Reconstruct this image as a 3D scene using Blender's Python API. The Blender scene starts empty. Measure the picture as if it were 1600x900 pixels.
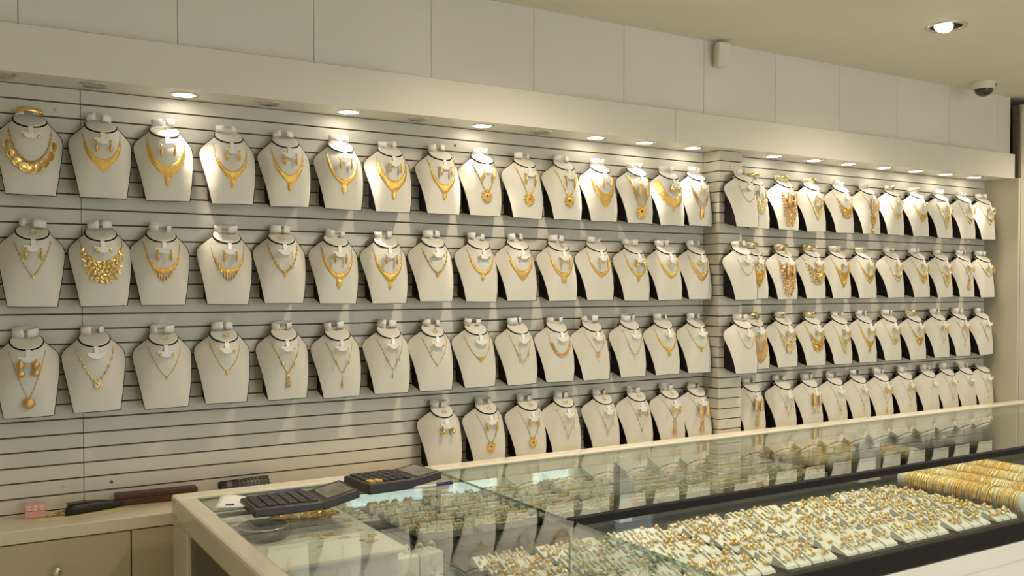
import bpy, math, random
from mathutils import Vector, Matrix
R = math.radians
random.seed(7)
sc = bpy.context.scene
COL = sc.collection

# ------------------------------------------------------------------ camera
EYE = 1.60
CAMY = -3.13
cam = bpy.data.objects.new('camera', bpy.data.cameras.new('camera'))
COL.objects.link(cam)
cam.location = (0, CAMY, EYE)
cam.rotation_euler = (R(90 - 1.2), 0, -math.atan2(889, 1451))
cam.data.sensor_width = 36
cam.data.lens = 36 * 1451 / 1600
cam.data.shift_y = (449 + 1451 * math.tan(R(1.2)) - 450) / 1600
cam.data.clip_start = 0.02
sc.camera = cam

# ------------------------------------------------------------------ view, world
sc.view_settings.view_transform = 'Standard'
sc.view_settings.look = 'None'
sc.view_settings.gamma = 1
sc.view_settings.use_curve_mapping = False
sc.view_settings.exposure = 0.30
w = bpy.data.worlds.new('overcast_sky'); sc.world = w
w.use_nodes = True
w.node_tree.nodes['Background'].inputs[0].default_value = (0.86, 0.94, 1.0, 1)
w.node_tree.nodes['Background'].inputs[1].default_value = 3.0
try:
    sc.cycles.transparent_max_bounces = 18
    sc.cycles.max_bounces = 8
    sc.cycles.glossy_bounces = 5
    sc.cycles.diffuse_bounces = 4
    sc.cycles.sample_clamp_indirect = 4.0
    sc.cycles.caustics_reflective = False
    sc.cycles.caustics_refractive = False
except Exception:
    pass

SPOT_W = 11.0        # soffit downlights
ROOM_W = 40.0        # ceiling downlights
WARM = (1.0, 0.88, 0.72)

# ------------------------------------------------------------------ materials
def nt(m):
    m.use_nodes = True
    return m.node_tree.nodes, m.node_tree.links

def mat(name, col, rough=0.5, metal=0.0, bump=None, var=None, spec=0.5, coat=0.0, emis=None, vor=None, stretch=None):
    m = bpy.data.materials.new(name)
    N, L = nt(m)
    p = N['Principled BSDF']
    p.inputs['Base Color'].default_value = (*col, 1)
    p.inputs['Roughness'].default_value = rough
    p.inputs['Metallic'].default_value = metal
    p.inputs['Specular IOR Level'].default_value = spec
    p.inputs['Coat Weight'].default_value = coat
    tc = N.new('ShaderNodeTexCoord')
    src = tc.outputs['Object']
    if stretch:
        mp = N.new('ShaderNodeMapping'); mp.inputs['Scale'].default_value = stretch
        L.new(src, mp.inputs['Vector']); src = mp.outputs[0]
    if var:
        nz = N.new('ShaderNodeTexNoise'); nz.inputs['Scale'].default_value = var[0]; nz.inputs['Detail'].default_value = 4
        L.new(src, nz.inputs['Vector'])
        rp = N.new('ShaderNodeValToRGB')
        k = var[1]
        rp.color_ramp.elements[0].color = (*[c * (1 - k) for c in col], 1)
        rp.color_ramp.elements[1].color = (*[min(1, c * (1 + k)) for c in col], 1)
        rp.color_ramp.elements[0].position = 0.3; rp.color_ramp.elements[1].position = 0.7
        L.new(nz.outputs[0], rp.inputs[0]); L.new(rp.outputs[0], p.inputs['Base Color'])
    if bump:
        nz = N.new('ShaderNodeTexNoise'); nz.inputs['Scale'].default_value = bump[0]; nz.inputs['Detail'].default_value = 3
        L.new(src, nz.inputs['Vector'])
        b = N.new('ShaderNodeBump'); b.inputs['Strength'].default_value = bump[1]; b.inputs['Distance'].default_value = bump[2]
        L.new(nz.outputs[0], b.inputs['Height']); L.new(b.outputs[0], p.inputs['Normal'])
    if vor:
        vz = N.new('ShaderNodeTexVoronoi'); vz.inputs['Scale'].default_value = vor[0]
        L.new(src, vz.inputs['Vector'])
        b = N.new('ShaderNodeBump'); b.inputs['Strength'].default_value = vor[1]; b.inputs['Distance'].default_value = vor[2]
        L.new(vz.outputs['Distance'], b.inputs['Height']); L.new(b.outputs[0], p.inputs['Normal'])
    if emis:
        p.inputs['Emission Color'].default_value = (*emis[0], 1)
        p.inputs['Emission Strength'].default_value = emis[1]
    return m

def glass_mat(name, tint, ior=1.5, rough=0.0):
    m = bpy.data.materials.new(name)
    N, L = nt(m)
    N.remove(N['Principled BSDF'])
    o = N['Material Output']
    t = N.new('ShaderNodeBsdfTransparent'); t.inputs[0].default_value = (*tint, 1)
    g = N.new('ShaderNodeBsdfGlossy'); g.inputs['Roughness'].default_value = rough; g.inputs[0].default_value = (1, 1, 1, 1)
    f = N.new('ShaderNodeFresnel')
    ge = N.new('ShaderNodeNewGeometry'); mr = N.new('ShaderNodeMapRange')   # same reflectance on both faces of the pane
    mr.inputs['To Min'].default_value = ior; mr.inputs['To Max'].default_value = 1 / ior
    L.new(ge.outputs['Backfacing'], mr.inputs['Value']); L.new(mr.outputs[0], f.inputs[0])
    mx = N.new('ShaderNodeMixShader')
    L.new(f.outputs[0], mx.inputs[0]); L.new(t.outputs[0], mx.inputs[1]); L.new(g.outputs[0], mx.inputs[2])
    L.new(mx.outputs[0], o.inputs[0])
    return m

M = {}
M['slat'] = mat('cream_laminate_slat', (0.72, 0.675, 0.57), 0.38, var=(3, 0.03), bump=(60, 0.03, 0.001))
M['groove'] = mat('raw_board_groove', (0.16, 0.12, 0.075), 0.9, var=(40, 0.2))
M['upper'] = mat('cream_laminate_panel', (0.82, 0.785, 0.71), 0.30, var=(2, 0.03), bump=(25, 0.03, 0.001))
M['fascia'] = mat('cream_gloss_fascia', (0.82, 0.78, 0.68), 0.32, var=(2, 0.02), bump=(20, 0.02, 0.001))
M['ceiling'] = mat('painted_ceiling', (0.76, 0.72, 0.61), 0.8, var=(1.5, 0.03), bump=(90, 0.05, 0.001))
M['plaster'] = mat('beige_painted_wall', (0.58, 0.53, 0.41), 0.8, var=(2, 0.04))
M['floor'] = mat('pale_floor_tile', (0.72, 0.69, 0.62), 0.06, var=(5, 0.05), coat=0.3)
M['grout'] = mat('dark_gap', (0.12, 0.10, 0.07), 0.9, var=(30, 0.2))
M['leather'] = mat('white_leatherette', (0.77, 0.735, 0.645), 0.48, bump=(420, 0.10, 0.0006), var=(18, 0.015))
M['velvet'] = mat('black_velvet', (0.012, 0.010, 0.009), 0.85, bump=(500, 0.2, 0.0005), var=(40, 0.3), spec=0.2)
M['card'] = mat('white_plastic_card', (0.90, 0.88, 0.82), 0.4, var=(30, 0.02))
M['gold'] = mat('yellow_gold', (0.90, 0.55, 0.15), 0.30, 1.0, var=(320, 0.22), vor=(420, 0.9, 0.0012))
M['gold2'] = mat('polished_gold', (1.0, 0.70, 0.24), 0.20, 1.0, bump=(300, 0.4, 0.0008))
M['pale'] = mat('pale_gold', (0.90, 0.74, 0.40), 0.28, 1.0, vor=(420, 0.8, 0.001))
M['rose'] = mat('rose_gold', (0.90, 0.58, 0.25), 0.34, 1.0, vor=(380, 0.9, 0.0012))
M['pearl'] = mat('pearl', (0.85, 0.78, 0.66), 0.2, var=(60, 0.05), coat=0.5)
M['garnet'] = mat('dark_red_stone', (0.12, 0.01, 0.012), 0.1, var=(60, 0.3))
M['frame'] = mat('cream_gloss_frame', (0.74, 0.69, 0.55), 0.22, var=(4, 0.02), coat=0.3)
M['base'] = mat('white_laminate_base', (0.78, 0.77, 0.72), 0.35, var=(3, 0.03))
M['cabinet'] = mat('cream_cabinet_front', (0.50, 0.43, 0.28), 0.45, var=(4, 0.04), bump=(40, 0.03, 0.001))
M['worktop'] = mat('cream_worktop', (0.70, 0.64, 0.48), 0.35, var=(5, 0.03))
M['black'] = mat('black_trim', (0.010, 0.010, 0.009), 0.6, spec=0.2, var=(30, 0.3))
M['deck'] = mat('black_deck_board', (0.015, 0.016, 0.016), 0.35, var=(20, 0.3))
M['darkside'] = mat('dark_tinted_side', (0.035, 0.028, 0.018), 0.25, var=(10, 0.2))
M['foam'] = mat('white_ring_foam', (0.86, 0.83, 0.75), 0.8, bump=(300, 0.15, 0.0008), var=(40, 0.03))
M['chrome'] = mat('chrome', (0.75, 0.73, 0.68), 0.12, 1.0, var=(20, 0.05))
M['mirror'] = mat('back_mirror', (0.78, 0.82, 0.78), 0.015, 1.0, var=(2, 0.01))
M['glass'] = glass_mat('clear_counter_glass', (0.955, 0.985, 0.965))
M['edge'] = glass_mat('green_glass_edge', (0.35, 0.50, 0.42))
M['pane'] = glass_mat('shopfront_pane', (0.96, 0.98, 0.98))
M['dish'] = glass_mat('dish_glass', (0.38, 0.42, 0.41), 2.0, 0.10)
M['plastic'] = mat('black_plastic', (0.022, 0.019, 0.017), 0.38, bump=(250, 0.1, 0.0005), var=(40, 0.2))
M['greyplastic'] = mat('dark_grey_plastic', (0.12, 0.10, 0.08), 0.45, var=(40, 0.1))
M['key'] = mat('black_keycap', (0.018, 0.015, 0.014), 0.3, var=(60, 0.2))
M['yellowkey'] = mat('yellow_keycap', (0.55, 0.38, 0.06), 0.4, var=(60, 0.1))
M['lcd'] = mat('lcd_screen', (0.20, 0.19, 0.16), 0.12, var=(25, 0.25))
M['wood'] = mat('brown_wood', (0.10, 0.035, 0.018), 0.4, var=(35, 0.35), stretch=(0.15, 1, 1))
M['pink'] = mat('pink_card', (0.85, 0.42, 0.40), 0.45, var=(30, 0.05))
M['palepink'] = mat('pale_pink_bow', (0.92, 0.80, 0.74), 0.5, var=(30, 0.05))
M['paper'] = mat('white_paper', (0.86, 0.85, 0.83), 0.7, var=(20, 0.02))
M['yellow'] = mat('yellow_paper', (0.74, 0.68, 0.36), 0.7, var=(20, 0.05))
M['ink'] = mat('blue_pen', (0.03, 0.025, 0.22), 0.25, var=(60, 0.1))
M['violet'] = mat('violet_pen', (0.12, 0.06, 0.30), 0.25, var=(60, 0.1))
M['cctv'] = mat('white_plastic_housing', (0.78, 0.74, 0.64), 0.4, var=(20, 0.03))
M['dome'] = mat('smoked_dome', (0.03, 0.022, 0.015), 0.08, var=(10, 0.2), coat=0.6)
M['lamp'] = mat('lit_lamp_glass', (1, 1, 1), 0.4, emis=((1.0, 0.93, 0.80), 14.0), var=(10, 0.01))
M['lampoff'] = mat('unlit_lamp_glass', (0.62, 0.58, 0.50), 0.15, 0.6, vor=(90, 0.5, 0.004))
M['frame_dark'] = mat('shopfront_frame', (0.10, 0.09, 0.08), 0.5, var=(10, 0.1))

# ------------------------------------------------------------------ mesh helpers
def mesh(name, V, F, m=None, smooth=False):
    me = bpy.data.meshes.new(name)
    me.from_pydata([tuple(v) for v in V], [], F)
    me.update()
    if smooth:
        me.polygons.foreach_set('use_smooth', [True] * len(me.polygons))
    if m:
        for x in (m if isinstance(m, (list, tuple)) else [m]):
            me.materials.append(M[x])
    return me

def fixn(me):
    import bmesh
    bm = bmesh.new(); bm.from_mesh(me)
    bmesh.ops.recalc_face_normals(bm, faces=bm.faces)
    bm.to_mesh(me); bm.free()
    return me

def boxdata(x0, x1, y0, y1, z0, z1, b=0.0):
    if b <= 0:
        V = [(x, y, z) for z in (z0, z1) for y in (y0, y1) for x in (x0, x1)]
        F = [(0, 2, 3, 1), (4, 5, 7, 6), (0, 1, 5, 4), (2, 6, 7, 3), (0, 4, 6, 2), (1, 3, 7, 5)]
        return V, F
    import bmesh
    bm = bmesh.new()
    bmesh.ops.create_cube(bm, size=1)
    for v in bm.verts:
        v.co = Vector(((x0 + x1) / 2 + v.co.x * (x1 - x0), (y0 + y1) / 2 + v.co.y * (y1 - y0), (z0 + z1) / 2 + v.co.z * (z1 - z0)))
    bmesh.ops.bevel(bm, geom=list(bm.edges), offset=b, segments=2, affect='EDGES', profile=0.5)
    V = [v.co.copy() for v in bm.verts]
    bm.verts.index_update()
    F = [tuple(v.index for v in f.verts) for f in bm.faces]
    bm.free()
    return V, F

def box(name, x0, x1, y0, y1, z0, z1, m, b=0.0):
    V, F = boxdata(x0, x1, y0, y1, z0, z1, b)
    return mesh(name, V, F, m)

def lathe(prof, n=20, axis='z', cap=True):
    V = []; F = []
    for (r, h) in prof:
        for k in range(n):
            a = 2 * math.pi * k / n
            c, s = r * math.cos(a), r * math.sin(a)
            V.append((c, s, h) if axis == 'z' else ((c, h, s) if axis == 'y' else (h, c, s)))
    for i in range(len(prof) - 1):
        for k in range(n):
            k2 = (k + 1) % n
            F.append((i * n + k, i * n + k2, (i + 1) * n + k2, (i + 1) * n + k))
    if cap:
        F.append(tuple(range(n - 1, -1, -1)))
        F.append(tuple((len(prof) - 1) * n + k for k in range(n)))
    return V, F

def tube(path, r, n=6, closed=False):
    V = []; F = []
    P = [Vector(p) for p in path]
    N = len(P)
    prev = None
    for i, p in enumerate(P):
        if closed:
            t = (P[(i + 1) % N] - P[i - 1])
        else:
            t = P[min(i + 1, N - 1)] - P[max(i - 1, 0)]
        t.normalize()
        ref = Vector((0, 1, 0)) if abs(t.y) < 0.9 else Vector((1, 0, 0))
        u = t.cross(ref).normalized(); v = t.cross(u).normalized()
        rr = r[i] if isinstance(r, (list, tuple)) else r
        for k in range(n):
            a = 2 * math.pi * k / n
            V.append(p + u * (rr * math.cos(a)) + v * (rr * math.sin(a)))
    m = N if closed else N - 1
    for i in range(m):
        j = (i + 1) % N
        for k in range(n):
            k2 = (k + 1) % n
            F.append((i * n + k, i * n + k2, j * n + k2, j * n + k))
    if not closed:
        F.append(tuple(range(n - 1, -1, -1))); F.append(tuple((N - 1) * n + k for k in range(n)))
    return V, F

def torus(Rr, r, n=14, k=5, axis='y', vary=0.0):
    V = []; F = []
    for i in range(n):
        a = 2 * math.pi * i / n
        rr = r * (1 + vary * max(0, math.sin(a)) ** 4)
        for j in range(k):
            b = 2 * math.pi * j / k
            q = Rr + rr * math.cos(b); h = rr * math.sin(b)
            if axis == 'y': V.append((q * math.cos(a), h, q * math.sin(a)))
            elif axis == 'z': V.append((q * math.cos(a), q * math.sin(a), h))
            else: V.append((h, q * math.cos(a), q * math.sin(a)))
    for i in range(n):
        for j in range(k):
            i2, j2 = (i + 1) % n, (j + 1) % k
            F.append((i * k + j, i2 * k + j, i2 * k + j2, i * k + j2))
    return V, F

def join(parts):
    V = []; F = []
    for v, f in parts:
        o = len(V); V += list(v); F += [tuple(i + o for i in q) for q in f]
    return V, F

def obj(name, me, parent=None, loc=(0, 0, 0), rot=None, scale=None, label=None, cat=None, group=None, kind=None):
    o = bpy.data.objects.new(name, me); COL.objects.link(o)
    if parent is not None: o.parent = parent
    o.location = loc
    if rot is not None: o.rotation_euler = rot
    if scale is not None: o.scale = scale
    if label: o['label'] = label
    if cat: o['category'] = cat
    if group: o['group'] = group
    if kind: o['kind'] = kind
    return o

def thing(name, label, cat, loc=(0, 0, 0), rot=None, group=None, kind=None):
    return obj(name, None, None, loc, rot, None, label, cat, group, kind)

def struct(name, me, label=None, cat='wall'):
    return obj(name, me, None, label=label, cat=cat, kind='structure')

ORD = ['first', 'second', 'third', 'fourth', 'fifth', 'sixth', 'seventh', 'eighth', 'ninth', 'tenth', 'eleventh',
       'twelfth', 'thirteenth', 'fourteenth', 'fifteenth', 'sixteenth', 'seventeenth', 'eighteenth']

# ------------------------------------------------------------------ setting
XL, XR, XEND, YB = -1.7, 5.094, 6.6, -6.6
ZW, ZS, ZC = 0.921, 2.207, 2.658
PITCH = (ZS - ZW) / 28
floor = struct('floor', box('floor', XL, XEND, YB, 0.04, -0.06, 0, 'floor'), 'pale polished shop floor', 'floor')
struct('ceiling', box('ceiling', XL, XEND, YB, 0.04, ZC, ZC + 0.06, 'ceiling'), 'plain matt cream shop ceiling', 'ceiling')
struct('wall_left', box('wall_left', XL - 0.06, XL, YB, 0.04, 0, ZC, 'plaster'), 'plain beige side wall at the left end', 'wall')
struct('wall_right', box('wall_right', XEND, XEND + 0.06, YB, 0.04, 0, ZC, 'plaster'), 'plain beige side wall at the far right', 'wall')

back = struct('wall_back', box('wall_back', XL, XEND, 0.008, 0.04, 0, ZC, 'groove'),
              'cream slatted display wall with dark horizontal grooves', 'wall')
for (x0, x1) in ((XL, 0.3643), (0.3663, 2.931), (3.069, XR)):
    me = box('slat', x0, x1, 0.0, 0.0085, 0.0025, PITCH - 0.0025, 'slat')
    for k in range(28):
        obj('slat', me, back, (0, 0, ZW + k * PITCH))
capm = mesh('screw_cap', *lathe([(0.0055, -0.0006), (0.0055, 0.001)], 12, 'y'), 'groove')
capg = mesh('screw_cap', *lathe([(0.0055, -0.0008), (0.0055, 0.001)], 12, 'y'), 'plaster')
for (x, z, me) in ((1.664, ZW + 26.5 * PITCH, capm), (0.444, ZW + 1.5 * PITCH, capm), (0.295, ZW + 26.5 * PITCH, capg), (0.306, ZW + 1.5 * PITCH, capg)):
    obj('screw_cap', me, back, (x, 0, z))

pil = struct('wall_pillar', box('wall_pillar', 2.936, 3.064, -0.094, 0.008, ZW, ZS, 'groove'),
             'slatted cream pillar standing proud between the two display wall sections', 'pillar')
me = box('slat', 2.931, 3.069, -0.10, -0.0002, 0.0025, PITCH - 0.0025, 'slat')
for k in range(28):
    obj('slat', me, pil, (0, 0, ZW + k * PITCH))
obj('screw_cap', capg, pil, (2.995, -0.1, ZW + 26.5 * PITCH)); obj('screw_cap', capg, pil, (2.985, -0.1, ZW + 1.6 * PITCH))

# soffit, fascia, upper wall
soff = struct('trim_1', box('soffit', XL, XR, -0.155, 0.008, ZS, ZS + 0.012, 'fascia'), 'narrow cream soffit board holding the row of downlights', 'trim')
fas = struct('trim_2', box('fascia_core', XL, XR, -0.155, -0.15, ZS + 0.01, 2.335, 'grout'), 'deep cream fascia board above the display wall', 'trim')
for (x0, x1) in ((XL, 0.0), (0.0015, 2.612), (2.614, XR)):
    obj('fascia_board', box('fascia_board', x0, x1, -0.172, -0.155, ZS - 0.002, 2.335, 'fascia'), fas)
obj('fascia_cap', box('fascia_cap', XL, XR, -0.172, -0.14, 2.335, 2.340, 'fascia'), fas)
upw = struct('wall_upper', box('wall_upper', XL, XR, -0.135, -0.128, 2.30, ZC, 'cabinet'), 'cream panelled wall above the fascia, under the ceiling', 'wall')
SP = 0.4335
for k in range(-5, 13):
    x0 = 0.189 + k * SP
    x1 = x0 + SP
    x0 = max(x0, XL); x1 = min(x1, XR - 0.012)
    if x1 - x0 > 0.02:
        obj('upper_panel', box('upper_panel', x0 + 0.0009, x1 - 0.0009, -0.15, -0.135, 2.346, ZC, 'upper'), upw)

# right hand return of the display wall, and the frame beyond it
ret = struct('wall_return', box('wall_return', XR, XR + 0.02, -0.195, 0.04, 0, ZS, 'plaster'), 'narrow cream return panel closing the display wall at the right', 'wall')
endw = struct('wall_end', box('wall_end', XR + 0.024, XEND, -0.195, -0.15, 0, 2.615, 'plaster'), 'beige panel wall at the right edge beyond the display', 'wall')
obj('edge_strip', box('edge_strip', XR + 0.012, XR + 0.024, -0.185, -0.15, 0, 2.612, 'grout'), endw)
obj('top_rail', box('top_rail', XR + 0.024, XEND, -0.20, -0.195, 2.575, 2.615, 'plaster'), endw)

# shop front behind the camera: glazed, overcast daylight outside
fr = struct('wall_front', box('sill_wall', XL, XEND, YB - 0.08, YB, 2.35, ZC, 'plaster'), 'front wall of the shop above its glazing', 'wall')
BAYS = ((0.6, 1.9), (1.9, 3.2), (3.2, 4.5), (4.7, 5.45), (5.80, 6.45))
for (x0, x1) in ((XL, 0.6), (4.5, 4.7), (5.45, 5.80), (6.45, XEND)):
    obj('wall_pier', box('pier', x0, x1, YB - 0.08, YB, 0, 2.35, 'plaster'), fr)
for i, (x0, x1) in enumerate(BAYS):
    wn = struct('window_%d' % (i + 1), box('window_sill', x0, x1, YB - 0.08, YB, 0, 0.12, 'frame_dark'), '%s shopfront window bay from the left, behind the viewer' % ORD[i], 'window')
    obj('mullion', box('mullion', x0, x0 + 0.05, YB - 0.07, YB - 0.01, 0.12, 2.35, 'frame_dark'), wn)
    obj('mullion', box('mullion', x1 - 0.05, x1, YB - 0.07, YB - 0.01, 0.12, 2.35, 'frame_dark'), wn)
    obj('pane', box('pane', x0 + 0.05, x1 - 0.05, YB - 0.045, YB - 0.039, 0.12, 2.35, 'pane'), wn)
pave = struct('ground_outside', box('pavement', XL - 3, XEND + 3, YB - 8, YB - 0.08, -0.06, -0.01, 'plaster'), 'pavement outside the shopfront', 'ground')

# ------------------------------------------------------------------ soffit downlights
ringm = mesh('trim_ring', *lathe([(0.033, 0.0015), (0.036, -0.003), (0.045, -0.003), (0.047, 0.0015)], 28, 'z', False), 'chrome', True)
lensm = mesh('lens', *lathe([(0.0335, 0.0006), (0.0335, -0.0012), (0.02, -0.0022)], 24, 'z'), 'lamp', True)
lensoff = mesh('lens', *lathe([(0.0335, 0.0006), (0.030, -0.0012), (0.012, -0.0020)], 24, 'z'), 'lampoff', True)
LX = [0.146, 0.392, 0.655, 0.925, 1.205, 1.465, 1.735, 2.000, 2.265, 2.520, 2.790, 3.290, 3.560, 3.810, 4.080, 4.340, 4.600, 4.855]
LIT = [0, 0, 1, 0, 1, 0, 1, 0, 1, 1, 1] + [1] * 7
for i, x in enumerate(LX):
    on = LIT[i]
    t = thing('downlight', '%s round chrome downlight in the soffit, %s from the left' % ('lit' if on else 'unlit', ORD[i]), 'downlight', (x, -0.083, ZS), group='soffit downlights')
    obj('trim_ring', ringm, t); obj('lens', lensm if on else lensoff, t)
    if on:
        ld = bpy.data.lights.new('downlight_bulb', 'SPOT'); ld.energy = SPOT_W * (1.0 if i < 11 else 0.6); ld.color = WARM
        ld.spot_size = R(76); ld.spot_blend = 0.85; ld.shadow_soft_size = 0.025
        lo = obj('downlight_bulb', ld, t, (0, 0, -0.012)); lo.rotation_euler = (R(-11), R(random.uniform(-4, 4)), 0)

# ------------------------------------------------------------------ ceiling downlights, dome camera, sensor
bez = mesh('bezel', *lathe([(0.060, 0.03), (0.062, -0.004), (0.078, -0.004), (0.080, 0.0005)], 30, 'z', False), 'chrome', True)
can = mesh('can', *lathe([(0.061, -0.001), (0.058, 0.0)], 30, 'z'), 'black')
gim = mesh('gimbal_lamp', *lathe([(0.020, 0.02), (0.036, 0.012), (0.040, -0.012), (0.036, -0.014)], 24, 'z'), 'chrome', True)
gle = mesh('lamp_face', *lathe([(0.035, -0.0142), (0.034, -0.017)], 24, 'z'), 'lamp', True)
CL = [(3.48, -0.82), (1.75, -0.82), (5.2, -0.82), (3.48, -2.7), (1.75, -2.7), (0.0, -2.7), (5.2, -2.7), (3.48, -4.6), (1.75, -4.6), (0.0, -4.6)]
for i, (x, y) in enumerate(CL):
    lab = 'tilted round ceiling downlight near the dome camera' if i == 0 else 'round ceiling downlight out of view over the shop floor'
    t = thing('ceiling_downlight', lab, 'downlight', (x, y, ZC), group=None if i == 0 else 'ceiling downlights overhead')
    obj('bezel', bez, t); obj('can', can, t, (0, 0, -0.0005))
    g = obj('gimbal_lamp', gim, t, (-0.020, -0.004, 0.006), (R(-6), R(30), 0))
    obj('lamp_face', gle, g)
    ld = bpy.data.lights.new('ceiling_bulb', 'SPOT'); ld.energy = ROOM_W; ld.color = (1.0, 0.855, 0.665)
    ld.spot_size = R(150); ld.spot_blend = 1.0; ld.shadow_soft_size = 0.04
    obj('ceiling_bulb', ld, t, (0, 0, -0.05))

dm = thing('dome_camera', 'small white dome security camera with smoked bubble on the ceiling', 'camera', (4.585, -0.30, ZC))
obj('housing', mesh('housing', *lathe([(0.062, 0), (0.062, -0.006), (0.058, -0.012), (0.054, -0.032), (0.048, -0.038)], 30, 'z'), 'cctv', True), dm)
prof = [(0.0455 * math.cos(a), -0.036 - 0.040 * math.sin(a)) for a in [R(k * 12) for k in range(8)]]
obj('smoked_dome', mesh('smoked_dome', *lathe(prof, 28, 'z'), 'dome', True), dm)
obj('badge', mesh('badge', *lathe([(0.011, 0), (0.011, -0.002)], 16, 'y'), 'dome'), dm, (0.022, -0.052, -0.018), (R(-12), 0, R(23)))

pir = thing('motion_sensor', 'white box motion sensor tilted in the wall corner under the ceiling', 'sensor', (2.862, -0.15, 2.548))
V, F = boxdata(-0.034, 0.034, -0.05, -0.012, 0.0, 0.100, 0.008)
V = [Vector((v[0] * (0.82 + 0.18 * v[2] / 0.100), v[1] - 0.012 * v[2] / 0.100, v[2])) for v in V]
obj('sensor_body', mesh('sensor_body', V, F, 'cctv'), pir, (0, 0, 0), (R(4), 0, R(-8)))
obj('sensor_mount', box('sensor_mount', -0.018, 0.018, -0.018, 0, 0.03, 0.09, 'cctv'), pir)
obj('indicator', mesh('indicator', *lathe([(0.003, 0), (0.003, -0.002)], 8, 'y'), 'black'), pir, (0.012, -0.049, 0.012))

# ------------------------------------------------------------------ worktop with drawers
obj('worktop', box('worktop', XL, XR, -0.213, -0.0005, ZW - 0.038, ZW, 'worktop', 0.003), label='long narrow cream worktop along the foot of the slat wall', cat='worktop')
knobm = mesh('knob', *lathe([(0.004, 0), (0.005, -0.012), (0.012, -0.018), (0.0135, -0.024), (0.010, -0.030), (0.004, -0.032)], 20, 'y'), 'chrome', True)
UW = 0.402
bodym = box('body', 0.001, UW - 0.001, -0.19, -0.0005, 0.0, ZW - 0.040, 'cabinet')
drm = box('drawer_front', 0.002, UW - 0.002, -0.21, -0.19, 0.42, ZW - 0.041, 'cabinet', 0.0015)
dom = box('door', 0.002, UW - 0.002, -0.21, -0.19, 0.08, 0.417, 'cabinet', 0.0015)
kick = box('kickboard', 0.0, UW, -0.192, -0.18, 0.0, 0.078, 'grout')
for k in range(-2, 2):
    x0 = 0.467 + k * UW
    lab = {-2: 'cream drawer unit beyond the left edge, next to the chrome-knobbed corner drawer',
           -1: 'cream drawer unit with chrome knob at the lower left corner',
           0: 'cream drawer unit right behind the white counter corner',
           1: 'cream drawer unit hidden behind the glass counter end'}[k]
    t = thing('drawer_unit', lab, 'cabinet', (x0, 0, 0), group='drawer units under the worktop')
    obj('body', bodym, t); d = obj('drawer_front', drm, t); obj('knob', knobm, d, (UW / 2, -0.2095, 0.795))
    d2 = obj('door', dom, t); obj('knob', knobm, d2, (UW - 0.05, -0.2095, 0.37))
for (x0, x1, lab) in ((XL, 0.467 - 2 * UW - 0.002, 'plain cream base cabinet at the far left end'), (0.467 + 2 * UW + 0.002, XR - 0.002, 'long plain cream base cabinet behind the glass counter')):
    t = thing('base_cabinet', lab, 'cabinet', (0, 0, 0))
    obj('body', box('body', x0, x1, -0.19, -0.0005, 0.0, ZW - 0.040, 'cabinet'), t)
    obj('front_panel', box('front_panel', x0 + .002, x1 - .002, -0.21, -0.19, 0.08, ZW - 0.041, 'cabinet', 0.0015), t)
# ------------------------------------------------------------------ glass counters (L shaped: corner case + long case)
ZT = 0.98                      # top of the glass
ZD = 0.688                     # display deck
XA, XB = 0.57, 1.418           # corner case
YBK, YGL = -0.262, -0.335      # outer and inner edge of the back rail
YF = -1.112                    # front of the long case
YN = -2.02                     # near end of the corner case
cc = thing('corner_display_case', 'glass-topped corner display case with cream frame, carrying the calculators', 'display case', (0, 0, 0))
lc = thing('long_display_case', 'long glass display case with black front edge, full of ring trays', 'display case', (0, 0, 0))
def slab(x0, x1, y0, y1, z0, z1, par, name):
    """pane with green edges: faces clear, rim tinted"""
    V, F = boxdata(x0, x1, y0, y1, z0, z1)
    me = mesh(name, V, F, ['glass', 'edge'])
    d = [x1 - x0, y1 - y0, z1 - z0]
    ax = d.index(min(d))
    for p in me.polygons:
        p.material_index = 0 if abs(p.normal[ax]) > .5 else 1
    return obj(name, me, par)
TH = .008
# corner case
obj('side_rail', box('side_rail', XA, 0.628, YN, YGL - .0005, 0.913, ZT + .006, 'frame', .009), cc)
obj('back_rail', box('back_rail', XA, XB - .0006, YGL, YBK, 0.93, ZT + .006, 'frame', .008), cc)
obj('corner_post', box('corner_post', XA + .004, 0.62, -0.452, YBK - .004, 0.0, 0.92, 'frame', .004), cc)
obj('side_panel', box('side_panel', XA + .016, XA + .026, YN + .05, -0.452, 0.70, 0.914, 'darkside'), cc)
obj('lower_side_panel', box('lower_side_panel', XA + .006, XA + .030, YN + .05, -0.452, 0.06, 0.70, 'base'), cc)
slab(0.628, XB - .0008, YN, YGL, ZT - TH, ZT, cc, 'top_glass')
slab(XB - TH, XB - .0008, YN, YF - .004, ZD, ZT - TH - .0005, cc, 'side_glass')
obj('deck', box('deck', XA + .03, XB - TH - .0005, YN + .02, YGL + .004, ZD - .02, ZD, 'deck'), cc)
obj('back_mirror', box('back_mirror', 0.628, XB - .0008, YGL + .006, YGL + .012, ZD, 0.955, 'mirror'), cc)
obj('side_lining', box('side_lining', 0.598, 0.606, YN + .05, YGL, ZD, 0.913, 'base'), cc)
obj('base_panel', box('base_panel', XA + .04, XB - .003, YN + .04, YBK - .01, 0.02, ZD - .02, 'base'), cc)
obj('black_edge', box('black_edge', XB - .0028, XB - .0004, YN, YF - .02, ZD - .062, ZD - .002, 'black'), cc)
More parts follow.
